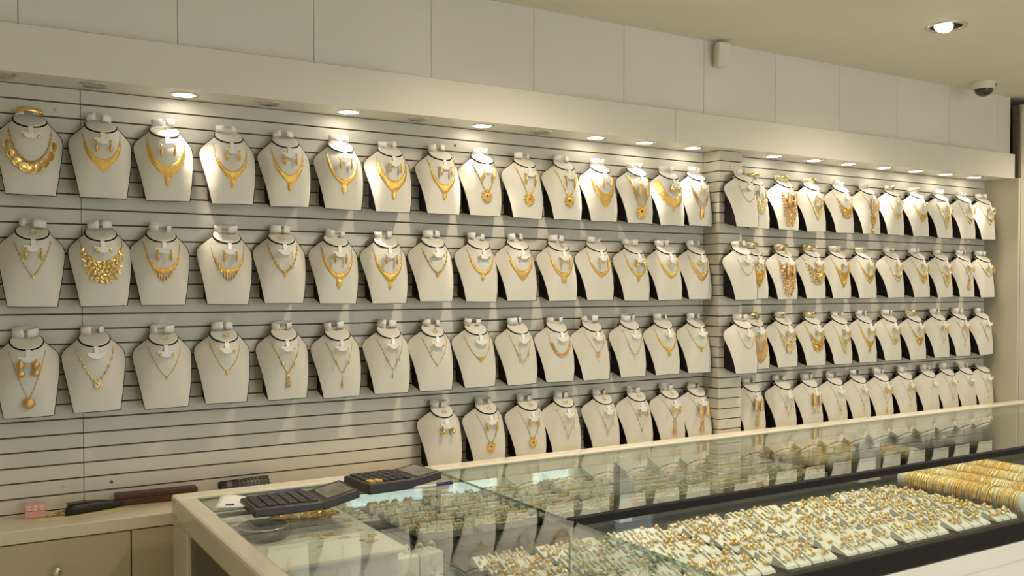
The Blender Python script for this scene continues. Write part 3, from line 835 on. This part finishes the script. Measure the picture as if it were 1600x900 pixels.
STY = {
 'coins': ('gold coin necklace', lambda t: neck_coins(t)),
 'bibS': ('slim gold crescent necklace', lambda t: neck_bib(t, tmax=.014, tip=.006, h=.090)),
 'bibP': ('slim gold crescent necklace with leaf pendant', lambda t: neck_bib(t, tmax=.014, tip=.004, h=.088, pn='leaf', ps=.012)),
 'bibM': ('gold crescent necklace with central point', lambda t: neck_bib(t, tmax=.020, tip=.018, h=.088)),
 'bibL': ('gold crescent necklace with leaf pendant', lambda t: neck_bib(t, tmax=.018, tip=.016, h=.098, pn='leaf', ps=.013)),
 'bibT': ('gold crescent necklace with triangular pendant', lambda t: neck_bib(t, a=.054, tmax=.016, tip=.008, h=.100, pn='leaf', ps=.017, span=.85)),
 'bibX': ('broad gold crescent necklace with leaf pendant', lambda t: neck_bib(t, a=.054, tmax=.027, tip=.014, h=.094, pn='leaf', ps=.015, span=.88)),
 'bibXX': ('very broad fan shaped gold collar necklace', lambda t: neck_bib(t, a=.055, tmax=.034, tip=.002, h=.090, teeth=22, pn='leaf', ps=.012, span=.95, pw=.3)),
 'bibQ': ('gold crescent necklace with square pendant', lambda t: neck_bib(t, tmax=.018, tip=.002, h=.092, pn='square', ps=.014)),
 'vround': ('long gold necklace with round medallion', lambda t: neck_chain(t, h=.118, nn=1.25, m='gold', pn='round', ps=.018, r_=.0020, beads=24, br=.0030)),
 'multi': ('many stranded gold necklace with flower pendant', lambda t: neck_multi(t, ps=.021, strands=5, a=.050)),
 'multi2': ('many stranded gold necklace with leaf pendant', lambda t: neck_multi(t, pn='leaf', ps=.022, strands=4, h=.100, a=.052)),
 'beadV': ('pale beaded necklace with small tip', lambda t: neck_chain(t, h=.112, nn=1.3, pn='rhomb', ps=.007, beads=22, br=.0034, r_=.0012)),
 'flowerX': ('heavy gold flower cluster necklace', lambda t: neck_flowers(t, a=.060, h=.072, rows=6, fr=.0078, tri=.7, m='gold2')),
 'flowerT': ('tall triangular gold flower necklace', lambda t: neck_flowers(t, a=.052, h=.070, rows=11, fr=.0076, tri=.9, m='rose')),
 'flowerM': ('gold flower bib necklace', lambda t: neck_flowers(t, a=.056, h=.085, rows=5, fr=.0072, tri=.8, m='gold')),
 'flowerP': ('pale gold flower bib necklace', lambda t: neck_flowers(t, a=.054, h=.082, rows=6, fr=.0068, tri=.95, m='pale')),
 'fringe': ('pale gold fringed necklace', lambda t: neck_fringe(t)),
 'fringeG': ('gold fringed necklace with central drop', lambda t: neck_fringe(t, m='gold', L=.028, tri=.85, tmax=.015)),
 'fringeT': ('tall triangular gold fringed necklace', lambda t: neck_fringe(t, m='pale', L=.055, tri=.9, cnt=17, h=.082, tmax=.017)),
 'fringeY': ('triangular yellow gold fringed necklace', lambda t: neck_fringe(t, m='gold', L=.055, tri=.85, cnt=19, h=.078, tmax=.020)),
 'fringeL': ('rose gold necklace with long straight tassels', lambda t: neck_fringe(t, m='rose', L=.095, tri=.05, cnt=17, h=.070, span=.85)),
 'linkP': ('light gold link necklace with leaf pendant', lambda t: neck_chain(t, h=.098, nn=1.6, m='gold', pn='leaf', ps=.010, beads=15, br=.0040, r_=.0014)),
 'ballP': ('fine chain with gold ball pendant', lambda t: neck_chain(t, h=.150, nn=1.15, pn='ball', ps=.0165, m='rose', r_=.0008)),
 'starP': ('pale chain of star beads with flower pendant', lambda t: neck_chain(t, h=.114, nn=1.4, pn='round', ps=.010, beads=13, br=.0050, a=.054)),
 'chS': ('fine gold chain with small leaf pendant', lambda t: neck_chain(t, h=.104, nn=1.4, pn='leaf', ps=.0055, m='gold')),
 'chD': ('fine gold chain with small drop pendant', lambda t: neck_chain(t, h=.100, nn=1.4, pn='rhomb', ps=.008, m='gold')),
 'yT': ('gold lariat chain with tassel pendant', lambda t: neck_chain(t, h=.115, nn=1.2, pn='tassel', ps=.014, m='gold', beads=8, br=.0028)),
 'yB': ('gold lariat chain with long bar pendant', lambda t: neck_chain(t, h=.118, nn=1.2, pn='bar', ps=.014, m='rose')),
 'yS': ('thin pale lariat chain with drop pendant', lambda t: neck_chain(t, h=.115, nn=1.25, pn='bar', ps=.009, beads=8, br=.002)),
 'chB': ('fine chain with small gold crescent', lambda t: neck_bib(t, tmax=.008, h=.090, span=.26, tip=.004, m='gold', pn='leaf', ps=.006)),
 'dbl': ('thin double strand pale chain necklace', lambda t: neck_multi(t, m='pale', pn='leaf', ps=.005, strands=2, h=.108)),
 'links': ('chunky rose gold ring link necklace', lambda t: neck_links(t)),
 'flPearl': ('gold chain with flower and pearl drop', lambda t: (neck_chain(t, h=.092, nn=1.4, pn='round', ps=.008, m='rose', r_=.0013), pend(t, 0, .083, 'ball', .0042, 'pearl'))),
 'thinB': ('thin necklace of widely spaced beads', lambda t: neck_chain(t, a=.048, h=.092, nn=1.8, pn=None, beads=14, br=.0026, r_=.0006, m='pale')),
 'yBig': ('long gold chain with large oval pendant', lambda t: (neck_chain(t, h=.115, nn=1.15, m='gold', pn='round', ps=.019, r_=.0016), pend(t, 0, .055, 'tassel', .019, 'gold'))),
 'yTas': ('rose gold lariat chain with hanging tassels', lambda t: neck_chain(t, h=.095, nn=1.2, pn='tassel', ps=.020, m='rose')),
 'rope': ('plain gold rope necklace', lambda t: neck_chain(t, h=.085, nn=2.0, pn=None, r_=.0022, m='gold')),
 'chLong': ('long fine chain with small round pendant', lambda t: neck_chain(t, h=.120, nn=1.1, pn='rhomb', ps=.008, m='pale')),
 'chMed': ('long fine chain with gold medallion pendant', lambda t: neck_chain(t, h=.122, nn=1.15, pn='round', ps=.0145, m='gold')),
 'chBead': ('long fine chain with small bead pendant', lambda t: neck_chain(t, h=.125, nn=1.1, pn='ball', ps=.005, m='pale')),
 'shortR': ('short plain rope chain necklace', lambda t: neck_chain(t, a=.040, h=.070, nn=1.8, pn=None, r_=.0012, m='pale')),
}
# earrings: one lathe each, hung from the plate
EAR = {
 'stud': ('gold stud earring', lambda: mesh('earring', *lathe([(.0006, .004), (.0026, .001), (.0032, -.002), (.0016, -.006), (.0004, -.008)], 9, 'z'), 'gold2', True)),
 'drop': ('gold drop earring', lambda: mesh('earring', *lathe([(.0006, .003), (.0028, 0), (.0012, -.004), (.0026, -.010), (.0042, -.018), (.0026, -.024), (.0003, -.029)], 9, 'z'), 'gold', True)),
 'long': ('long thin gold earring', lambda: mesh('earring', *lathe([(.0006, .003), (.0020, 0), (.0007, -.004), (.0007, -.034), (.0030, -.038), (.0032, -.043), (.0005, -.048)], 8, 'z'), 'pale', True)),
 'ball': ('gold double ball earring', lambda: mesh('earring', *lathe([(.0006, .003), (.0012, -.004), (.006, -.008), (.0086, -.015), (.006, -.022), (.0016, -.024), (.006, -.027), (.0086, -.034), (.006, -.041), (.0005, -.043)], 14, 'z'), 'rose', True)),
 'tassel': ('broad gold tassel earring', lambda: mesh('earring', *lathe([(.0006, .003), (.004, -.001), (.0075, -.010), (.0068, -.022), (.009, -.030), (.0078, -.044), (.0085, -.050), (.002, -.052)], 10, 'z'), 'rose', True)),
 'hoop': ('gold bell earring', lambda: mesh('earring', *lathe([(.0006, .003), (.002, -.001), (.0014, -.004), (.0062, -.008), (.0074, -.015), (.0060, -.021), (.0030, -.025), (.0005, -.027)], 12, 'z'), 'gold2', True)),
}
def row(spec):
    return [s.split('/') for s in spec.split()]
ROWS = {
 'A1': row('coins/stud bibM/drop bibX/drop bibL/drop bibL/drop bibT/drop bibX/drop bibL/drop vround/drop vround/drop vround/drop bibXT/drop multi/tassel bibXX/hoop multi2/drop'),
 'A2': row('beadV/drop flowerX/stud fringeG/drop fringeG/drop linkP/long bibT/drop bibL/drop linkP/stud bibP/stud bibM/stud bibQ/drop bibS/drop bibP/hoop bibS/drop bibM/drop'),
 'A3': row('ballP/ball starP/ chS/stud chD/stud yT/long yB/long yS/long chS/stud chB/ dbl/long links/ flPearl/stud dbl/ bibP/stud chB/'),
 'A4': row('-/hoop chMed/drop chMed/drop chLong/long chLong/long chBead/drop yTas/drop yTas/tassel'),
 'B1': row('thinB/ flowerP/drop flowerT/tassel fringeT/drop flowerM/stud yBig/tassel fringe/stud fringeG/stud fringeT/drop fringe/drop fringe/drop'),
 'B2': row('thinB/ fringeY/drop flowerT/tassel flowerX/drop fringeY/drop fringeG/drop fringe/drop fringeG/drop fringeT/drop yTas/drop rope/drop'),
 'B3': row('thinB/ fringeL/drop flowerP/drop flowerM/drop fringeT/drop bibL/drop fringe/drop fringeG/drop chLong/drop yS/drop dbl/stud'),
 'B4': row('yTas/tassel chLong/long chLong/tassel chBead/ yS/stud yB/drop yS/drop -/ chBead/stud shortR/ yS/'),
}
STY['bibXT'] = ('broad gold crescent necklace with large triangular point', lambda t: neck_bib(t, a=.052, tmax=.028, tip=.030, h=.092, teeth=16, span=.88))
XS = {
 'A1': [.222, .418, .605, .805, .995, 1.184, 1.372, 1.573, 1.751, 1.940, 2.129, 2.310, 2.499, 2.677, 2.840],
 'A2': [.223, .417, .588, .788, .974, 1.164, 1.357, 1.543, 1.733, 1.914, 2.107, 2.292, 2.483, 2.667, 2.840],
 'A3': [.211, .395, .596, .781, .984, 1.176, 1.364, 1.541, 1.727, 1.916, 2.093, 2.274, 2.465, 2.655, 2.838],
 'A4': [1.579, 1.769, 1.958, 2.129, 2.326, 2.505, 2.687, 2.845],
 'B1': [3.022, 3.200, 3.395, 3.587, 3.793, 3.994, 4.186, 4.395, 4.603, 4.812, 5.003],
 'B2': [3.018, 3.196, 3.391, 3.587, 3.775, 3.971, 4.194, 4.408, 4.610, 4.806, 5.000],
 'B3': [3.022, 3.206, 3.394, 3.591, 3.787, 3.976, 4.174, 4.381, 4.586, 4.778, 4.995],
 'B4': [3.183, 3.390, 3.576, 3.756, 3.934, 4.114, 4.307, 4.503, 4.673, 4.840, 5.004],
}
ZR = {'1': 1.867, '2': 1.545, '3': 1.222, '4': ZW + .0008}
RN = {'1': 'top', '2': 'second', '3': 'third', '4': 'bottom'}
hook = box('wall_hook', -.012, .012, -.006, .006, .12, .128, 'chrome')
bangm = lambda: mesh('bangle', *torus(.030, .0045, 26, 6, 'z'), 'gold2', True)
bangm2 = lambda: mesh('bangle', *torus(.0285, .0030, 26, 6, 'z'), 'pale', True)
ringm_ = lambda: mesh('finger_ring', *torus(.0075, .0011, 14, 5, 'y', 1.3), 'gold2', True)
BANGLES = {('A1', 0): 1, ('B1', 1): 1, ('B1', 2): 1, ('B1', 3): 1, ('B1', 6): 2, ('B1', 7): 2, ('B2', 1): 1, ('B2', 2): 1, ('B2', 3): 1, ('B2', 4): 2, ('B2', 5): 2, ('B3', 1): 1, ('B3', 2): 2, ('B3', 3): 1, ('B3', 7): 1}
RINGS = {('A3', 2), ('A3', 3), ('A2', 0), ('A2', 4), ('A1', 2), ('A4', 0), ('A4', 1), ('A4', 2), ('A4', 3), ('A4', 4), ('A4', 5), ('A4', 6), ('A4', 7), ('A3', 7), ('B2', 1), ('B2', 2), ('B3', 1), ('B3', 2), ('B1', 1), ('B1', 2), ('A2', 10)}
for rk in ROWS:
    side = 'left of the pillar' if rk[0] == 'A' else 'on and beyond the pillar'
    for i, (x, st) in enumerate(zip(XS[rk], ROWS[rk])):
        onp = rk[0] == 'B' and i == 0 and rk != 'B4'
        y0 = -0.1005 if onp else -0.0005
        where = '%s-from-left %s-row bust %s' % (ORD[i], RN[rk[1]], side)
        jit = random.uniform(-2.2, 2.2)
        loc = (x, y0, ZR[rk[1]] + (0 if rk[1] == '4' else random.uniform(-.003, .003)))
        rot = (0, 0, R(random.uniform(-1.0, 1.0)) if rk[1] == '4' else 0)
        tilt = R(random.uniform(-1.2, 1.2)) if rk[1] != '4' else 0
        rot = (0, tilt, 0)
        empty_note = ' without a necklace' if st[0] == '-' else ''
        t = thing('necklace_bust', 'white leatherette %s%s' % (where, empty_note), 'necklace bust', loc, rot, 'white necklace busts on the slat wall')
        obj('bust_front', bust_front, t); obj('side_panel', bust_side, t); obj('edge_piping', bust_pipe, t)
        d = obj('neck_disc', bust_disc, t); obj('disc_rim', bust_rim, d); obj('nape', bust_nape, t)
        if rk not in ('A4',) and not (rk == 'B4' and i in (10,)):
            obj('bracelet_band', bands[(i * 7 + int(rk[1])) % 3], t, (random.uniform(-.004, .004), DY + .018, DZ + .015), (R(random.uniform(-10, 14)), R(random.uniform(-6, 6)), R(random.uniform(-16, 16))))
        elif rk == 'A4':
            obj('bracelet_band', bands[i % 3], t, (random.uniform(-.004, .004), DY + .022, DZ + .012), (R(8), 0, R(random.uniform(-25, 25))), (.9, .9, .9))
        obj('ring_clip', bust_clip, d, (random.uniform(-.003, .003), DY - .012, DZ - .008), (R(-50), 0, 0))
        if rk[1] != '4': obj('wall_hook', hook, t, (0, 0, 0))
        tz = ZP - (.0 if rk[1] != '4' else .004)
        pl = obj('earring_plate', bust_plate, t, (0, PLY, tz), (R(-6), 0, R(random.uniform(-8, 8))))
        obj('earring_stem', bust_stem, pl, (0, .0022, .004), (R(-14), 0, 0))
        if st[0] != '-':
            desc, fn = STY[st[0]]
            nk = thing('necklace', '%s on %s' % (desc, where), 'necklace', loc, rot, 'necklaces on the wall busts')
            fn(nk)
        if len(st) > 1 and st[1]:
            desc, fn = EAR[st[1]]
            me = cached(('ear', st[1]), fn)
            es = (1.15, .55, 1.1) if st[1] == 'tassel' else (1.3, 1.3, 1.2)
            for s, nm in ((-1, 'left'), (1, 'right')):
                off = Matrix.Rotation(tilt, 3, 'Y') @ Vector((s * .0200, PLY - .0045, tz + .0005))
                obj('earring', me, None, Vector(loc) + off, (R(random.uniform(-3, 3)), 0, 0), es, '%s %s on %s' % (nm, desc, where), 'earring', 'earrings on the wall busts')
        bk = BANGLES.get((rk, i))
        if bk:
            off = Vector((0, DY + .012, DZ + .024))
            obj('bangle', cached(('bang', bk), bangm if bk == 1 else bangm2), None, Vector(loc) + off, (R(-18), R(random.uniform(-12, 12)), 0), (1.12, .75, 1.5), '%s bangle on top of %s' % ('broad gold' if bk == 1 else 'slim pale gold', where), 'bangle', 'bangles on the bust tops')
        if (rk, i) in RINGS:
            off = Vector((random.uniform(-.004, .004), DY - .022, DZ - .002))
            obj('finger_ring', cached(('fr',), ringm_), None, Vector(loc) + off, (R(-35), 0, R(random.uniform(-20, 20))), None, 'gold ring clipped on the neck disc of %s' % where, 'ring', 'rings on the neck discs')

# ------------------------------------------------------------------ things on the glass and on the worktop
def calculator(loc, rot, label, wk, dk, ld, cols, rows_, tilt, base_h, yel):
    """keypad wk x dk, display section ld long at the +x end tilted up"""
    t = thing('calculator', label, 'calculator', loc, rot, 'calculators on the counter')
    V, F = boxdata(0, wk, 0, dk, .0006, base_h, .004)
    obj('keypad_body', mesh('keypad_body', V, F, 'plastic'), t)
    obj('face_plate', box('face_plate', .006, wk - .002, .006, dk - .006, base_h, base_h + .0012, 'greyplastic'), t)
    kx, ky = (wk - .02) / cols, (dk - .03) / rows_
    km = box('key', .0022, kx - .0022, .0022, ky - .0022, 0, .0065, 'key', .0014)
    ym = box('key', .0022, kx - .0022, .0022, ky - .0022, 0, .0065, 'yellowkey', .0014)
    for i in range(cols):
        for j in range(rows_):
            obj('key', ym if (yel and j == 0 and i < 2) else km, t, (.010 + i * kx, .014 + j * ky, base_h + .001))
    h = obj('display_housing', mesh('display_housing', *boxdata(-.004, ld, .002, dk - .002, -.022, .0025, .004), 'plastic'), t, (wk - .002, 0, base_h - .002), (0, -tilt, 0))
    obj('screen', box('screen', .016, ld - .010, .020, dk - .020, .0025, .0036, 'lcd', .0008), h)
    return t
calculator((0.706, -0.655, ZT), (0, 0, R(-2)), 'black desk calculator with raised display nearest the counter corner', .195, .165, .105, 6, 4, R(13), .022, False)
calculator((1.075, -0.560, ZT), (0, 0, R(4)), 'second black desk calculator with yellow keys, against the back rail', .165, .175, .09, 6, 4, R(8), .030, True)

def pen(loc, rot, label, L, m, m2):
    t = thing('pen', label, 'pen', loc, rot, 'pens on the counter')
    obj('barrel', mesh('barrel', *lathe([(.0012, 0), (.0036, .010), (.0042, .014), (.0042, L * .62)], 10, 'x'), m2, True), t, (0, 0, .0046))
    obj('cap', mesh('cap', *lathe([(.0048, L * .58), (.0050, L * .62), (.0046, L)], 10, 'x'), m, True), t, (0, 0, .0052))
    obj('clip', box('clip', L * .66, L - .004, -.0012, .0012, .0098, .0112, m), t)
pen((0.672, -0.452, ZT), (0, 0, R(8)), 'blue capped pen lying half under the white note', .10, 'ink', 'ink')
pen((0.745, -0.420, ZT), (0, 0, R(5)), 'violet pen lying behind the near calculator', .175, 'violet', 'violet')
pen((1.225, -0.548, ZT), (0, 0, R(-2)), 'blue pen lying at the right end of the second calculator', .135, 'ink', 'card')
note = thing('paper_note', 'small white paper note sticking out from under the near calculator', 'paper', (0.690, -0.475, ZT), (0, 0, R(-20)))
V = []; F = []
for i in range(7):
    for j in range(5):
        V.append((-.036 + .085 * i / 6, -.070 + .145 * j / 4, .0118 + .004 * math.sin(i * .8) * (j / 4) ** 2))
for i in range(6):
    for j in range(4):
        a = i * 5 + j
        F.append((a, a + 5, a + 6, a + 1))
me = mesh('sheet', V, F, 'paper', True)
o_ = obj('sheet', me, note)
o_.modifiers.new('thick', 'SOLIDIFY').thickness = .0004
obj('dark_tab', box('dark_tab', -.010, .014, -.050, -.038, .0122, .0150, 'ink', .001), note)

# remote on the worktop
t = thing('remote_control', 'black remote control leaning on the worktop against the slat wall', 'remote', (0.845, -0.0415, ZW + .0195), (R(52), 0, R(2)))
V, F = boxdata(-.085, .085, -.022, .022, .0006, .020, .006)
V = [Vector((v[0], v[1] * (1 - .25 * max(0, -v[0] / .085) ** 3), v[2])) for v in V]
obj('body', mesh('body', V, F, 'plastic', True), t)
bm_ = mesh('button', *lathe([(.0042, 0), (.0040, .002), (.0028, .0026)], 10, 'z'), 'greyplastic', True)
for i in range(8):
    for j in range(3):
        obj('button', bm_, t, (-.02 + i * .0125, -.012 + j * .012, .0198))
obj('dial_pad', mesh('dial_pad', *lathe([(.013, 0), (.012, .002), (.005, .0015)], 18, 'z'), 'greyplastic', True), t, (-.052, 0, .0196))

# brown wooden block
t = thing('wooden_case', 'long brown wooden case lying on the worktop by the counter corner', 'case', (0.572, -0.035, ZW), (0, 0, R(-2)))
obj('lid', box('lid', -.122, .122, -.024, .022, .0225, .036, 'wood', .002), t)
obj('tray', box('tray', -.122, .122, -.024, .022, .0006, .0215, 'wood', .002), t)
# black pouch
t = thing('black_pouch', 'black tapered leather pouch lying beside the gold trinkets', 'pouch', (0.385, -0.075, ZW), (0, 0, R(14)))
V = []; F = []
n = 16; q = 14
for i in range(q + 1):
    s = i / q
    x = -.085 + .17 * s
    hw = .021 * min(1, (s * 12 + .35)) * (1 if s < .45 else 1 - .75 * ((s - .45) / .55) ** 1.6)
    hh = .0165 * min(1, (s * 12 + .45)) * (1 if s < .5 else 1 - .55 * ((s - .5) / .5) ** 1.5)
    for k in range(n):
        a = 2 * math.pi * k / n
        V.append((x, hw * math.copysign(abs(math.cos(a)) ** .7, math.cos(a)), hh + .0008 + hh * math.copysign(abs(math.sin(a)) ** .7, math.sin(a))))
for i in range(q):
    for k in range(n):
        F.append((i * n + k, i * n + (k + 1) % n, (i + 1) * n + (k + 1) % n, (i + 1) * n + k))
F += [tuple(range(n)), tuple(q * n + k for k in range(n - 1, -1, -1))]
obj('pouch_body', fixn(mesh('pouch_body', V, F, 'plastic', True)), t)
obj('stitched_flap', box('stitched_flap', -.080, -.020, -.014, .014, .0335, .0352, 'plastic', .0008), t)
# pink box
t = thing('pink_box', 'tiny pink gift box with pale bows on the worktop at far left', 'box', (0.226, -0.065, ZW), (0, 0, R(-4)))
obj('box_body', box('box_body', -.027, .027, -.012, .012, .0006, .020, 'pink', .0015), t)
obj('box_lid', box('box_lid', -.028, .028, -.013, .013, .0205, .041, 'pink', .0015), t)
bow = mesh('bow', *diamond(.0075, .0072, .0012, 'rhomb'), 'palepink')
for i in range(3):
    for j in range(2):
        obj('bow', bow, t, (-.017 + i * .017 + (.0 if j else .0), -.0133, .025 + j * .009), (0, 0, 0), (.85, 1, .6))
# gold trinkets
for k in range(5):
    x, y = 0.262 + .012 * k, -0.085 + .006 * (k % 3)
    obj('trinket_ring', mesh('trinket_ring', *torus(.009 + .0015 * (k % 2), .0020, 16, 6, 'y' if k == 4 else 'z'), 'rose' if k % 2 else 'gold', True), None, (x, y, ZW + (.0125 if k == 4 else .0025 + .002 * k)), (0 if k == 4 else R(8 * (k - 2)), 0, 0), None,
        ['leftmost flat gold hoop', 'second flat rose gold hoop', 'middle flat gold hoop', 'fourth flat rose gold hoop', 'upright gold hoop'][k] + ' between pink box and black pouch', 'hoop', 'gold hoops on the worktop')
obj('yellow_paper', box('yellow_paper', -.12, .12, -.024, .024, .0003, .0009, 'yellow'), None, (0.345, -0.108, ZW), (0, 0, R(7)), None, 'thin yellow paper strip under the black pouch on the worktop', 'paper')
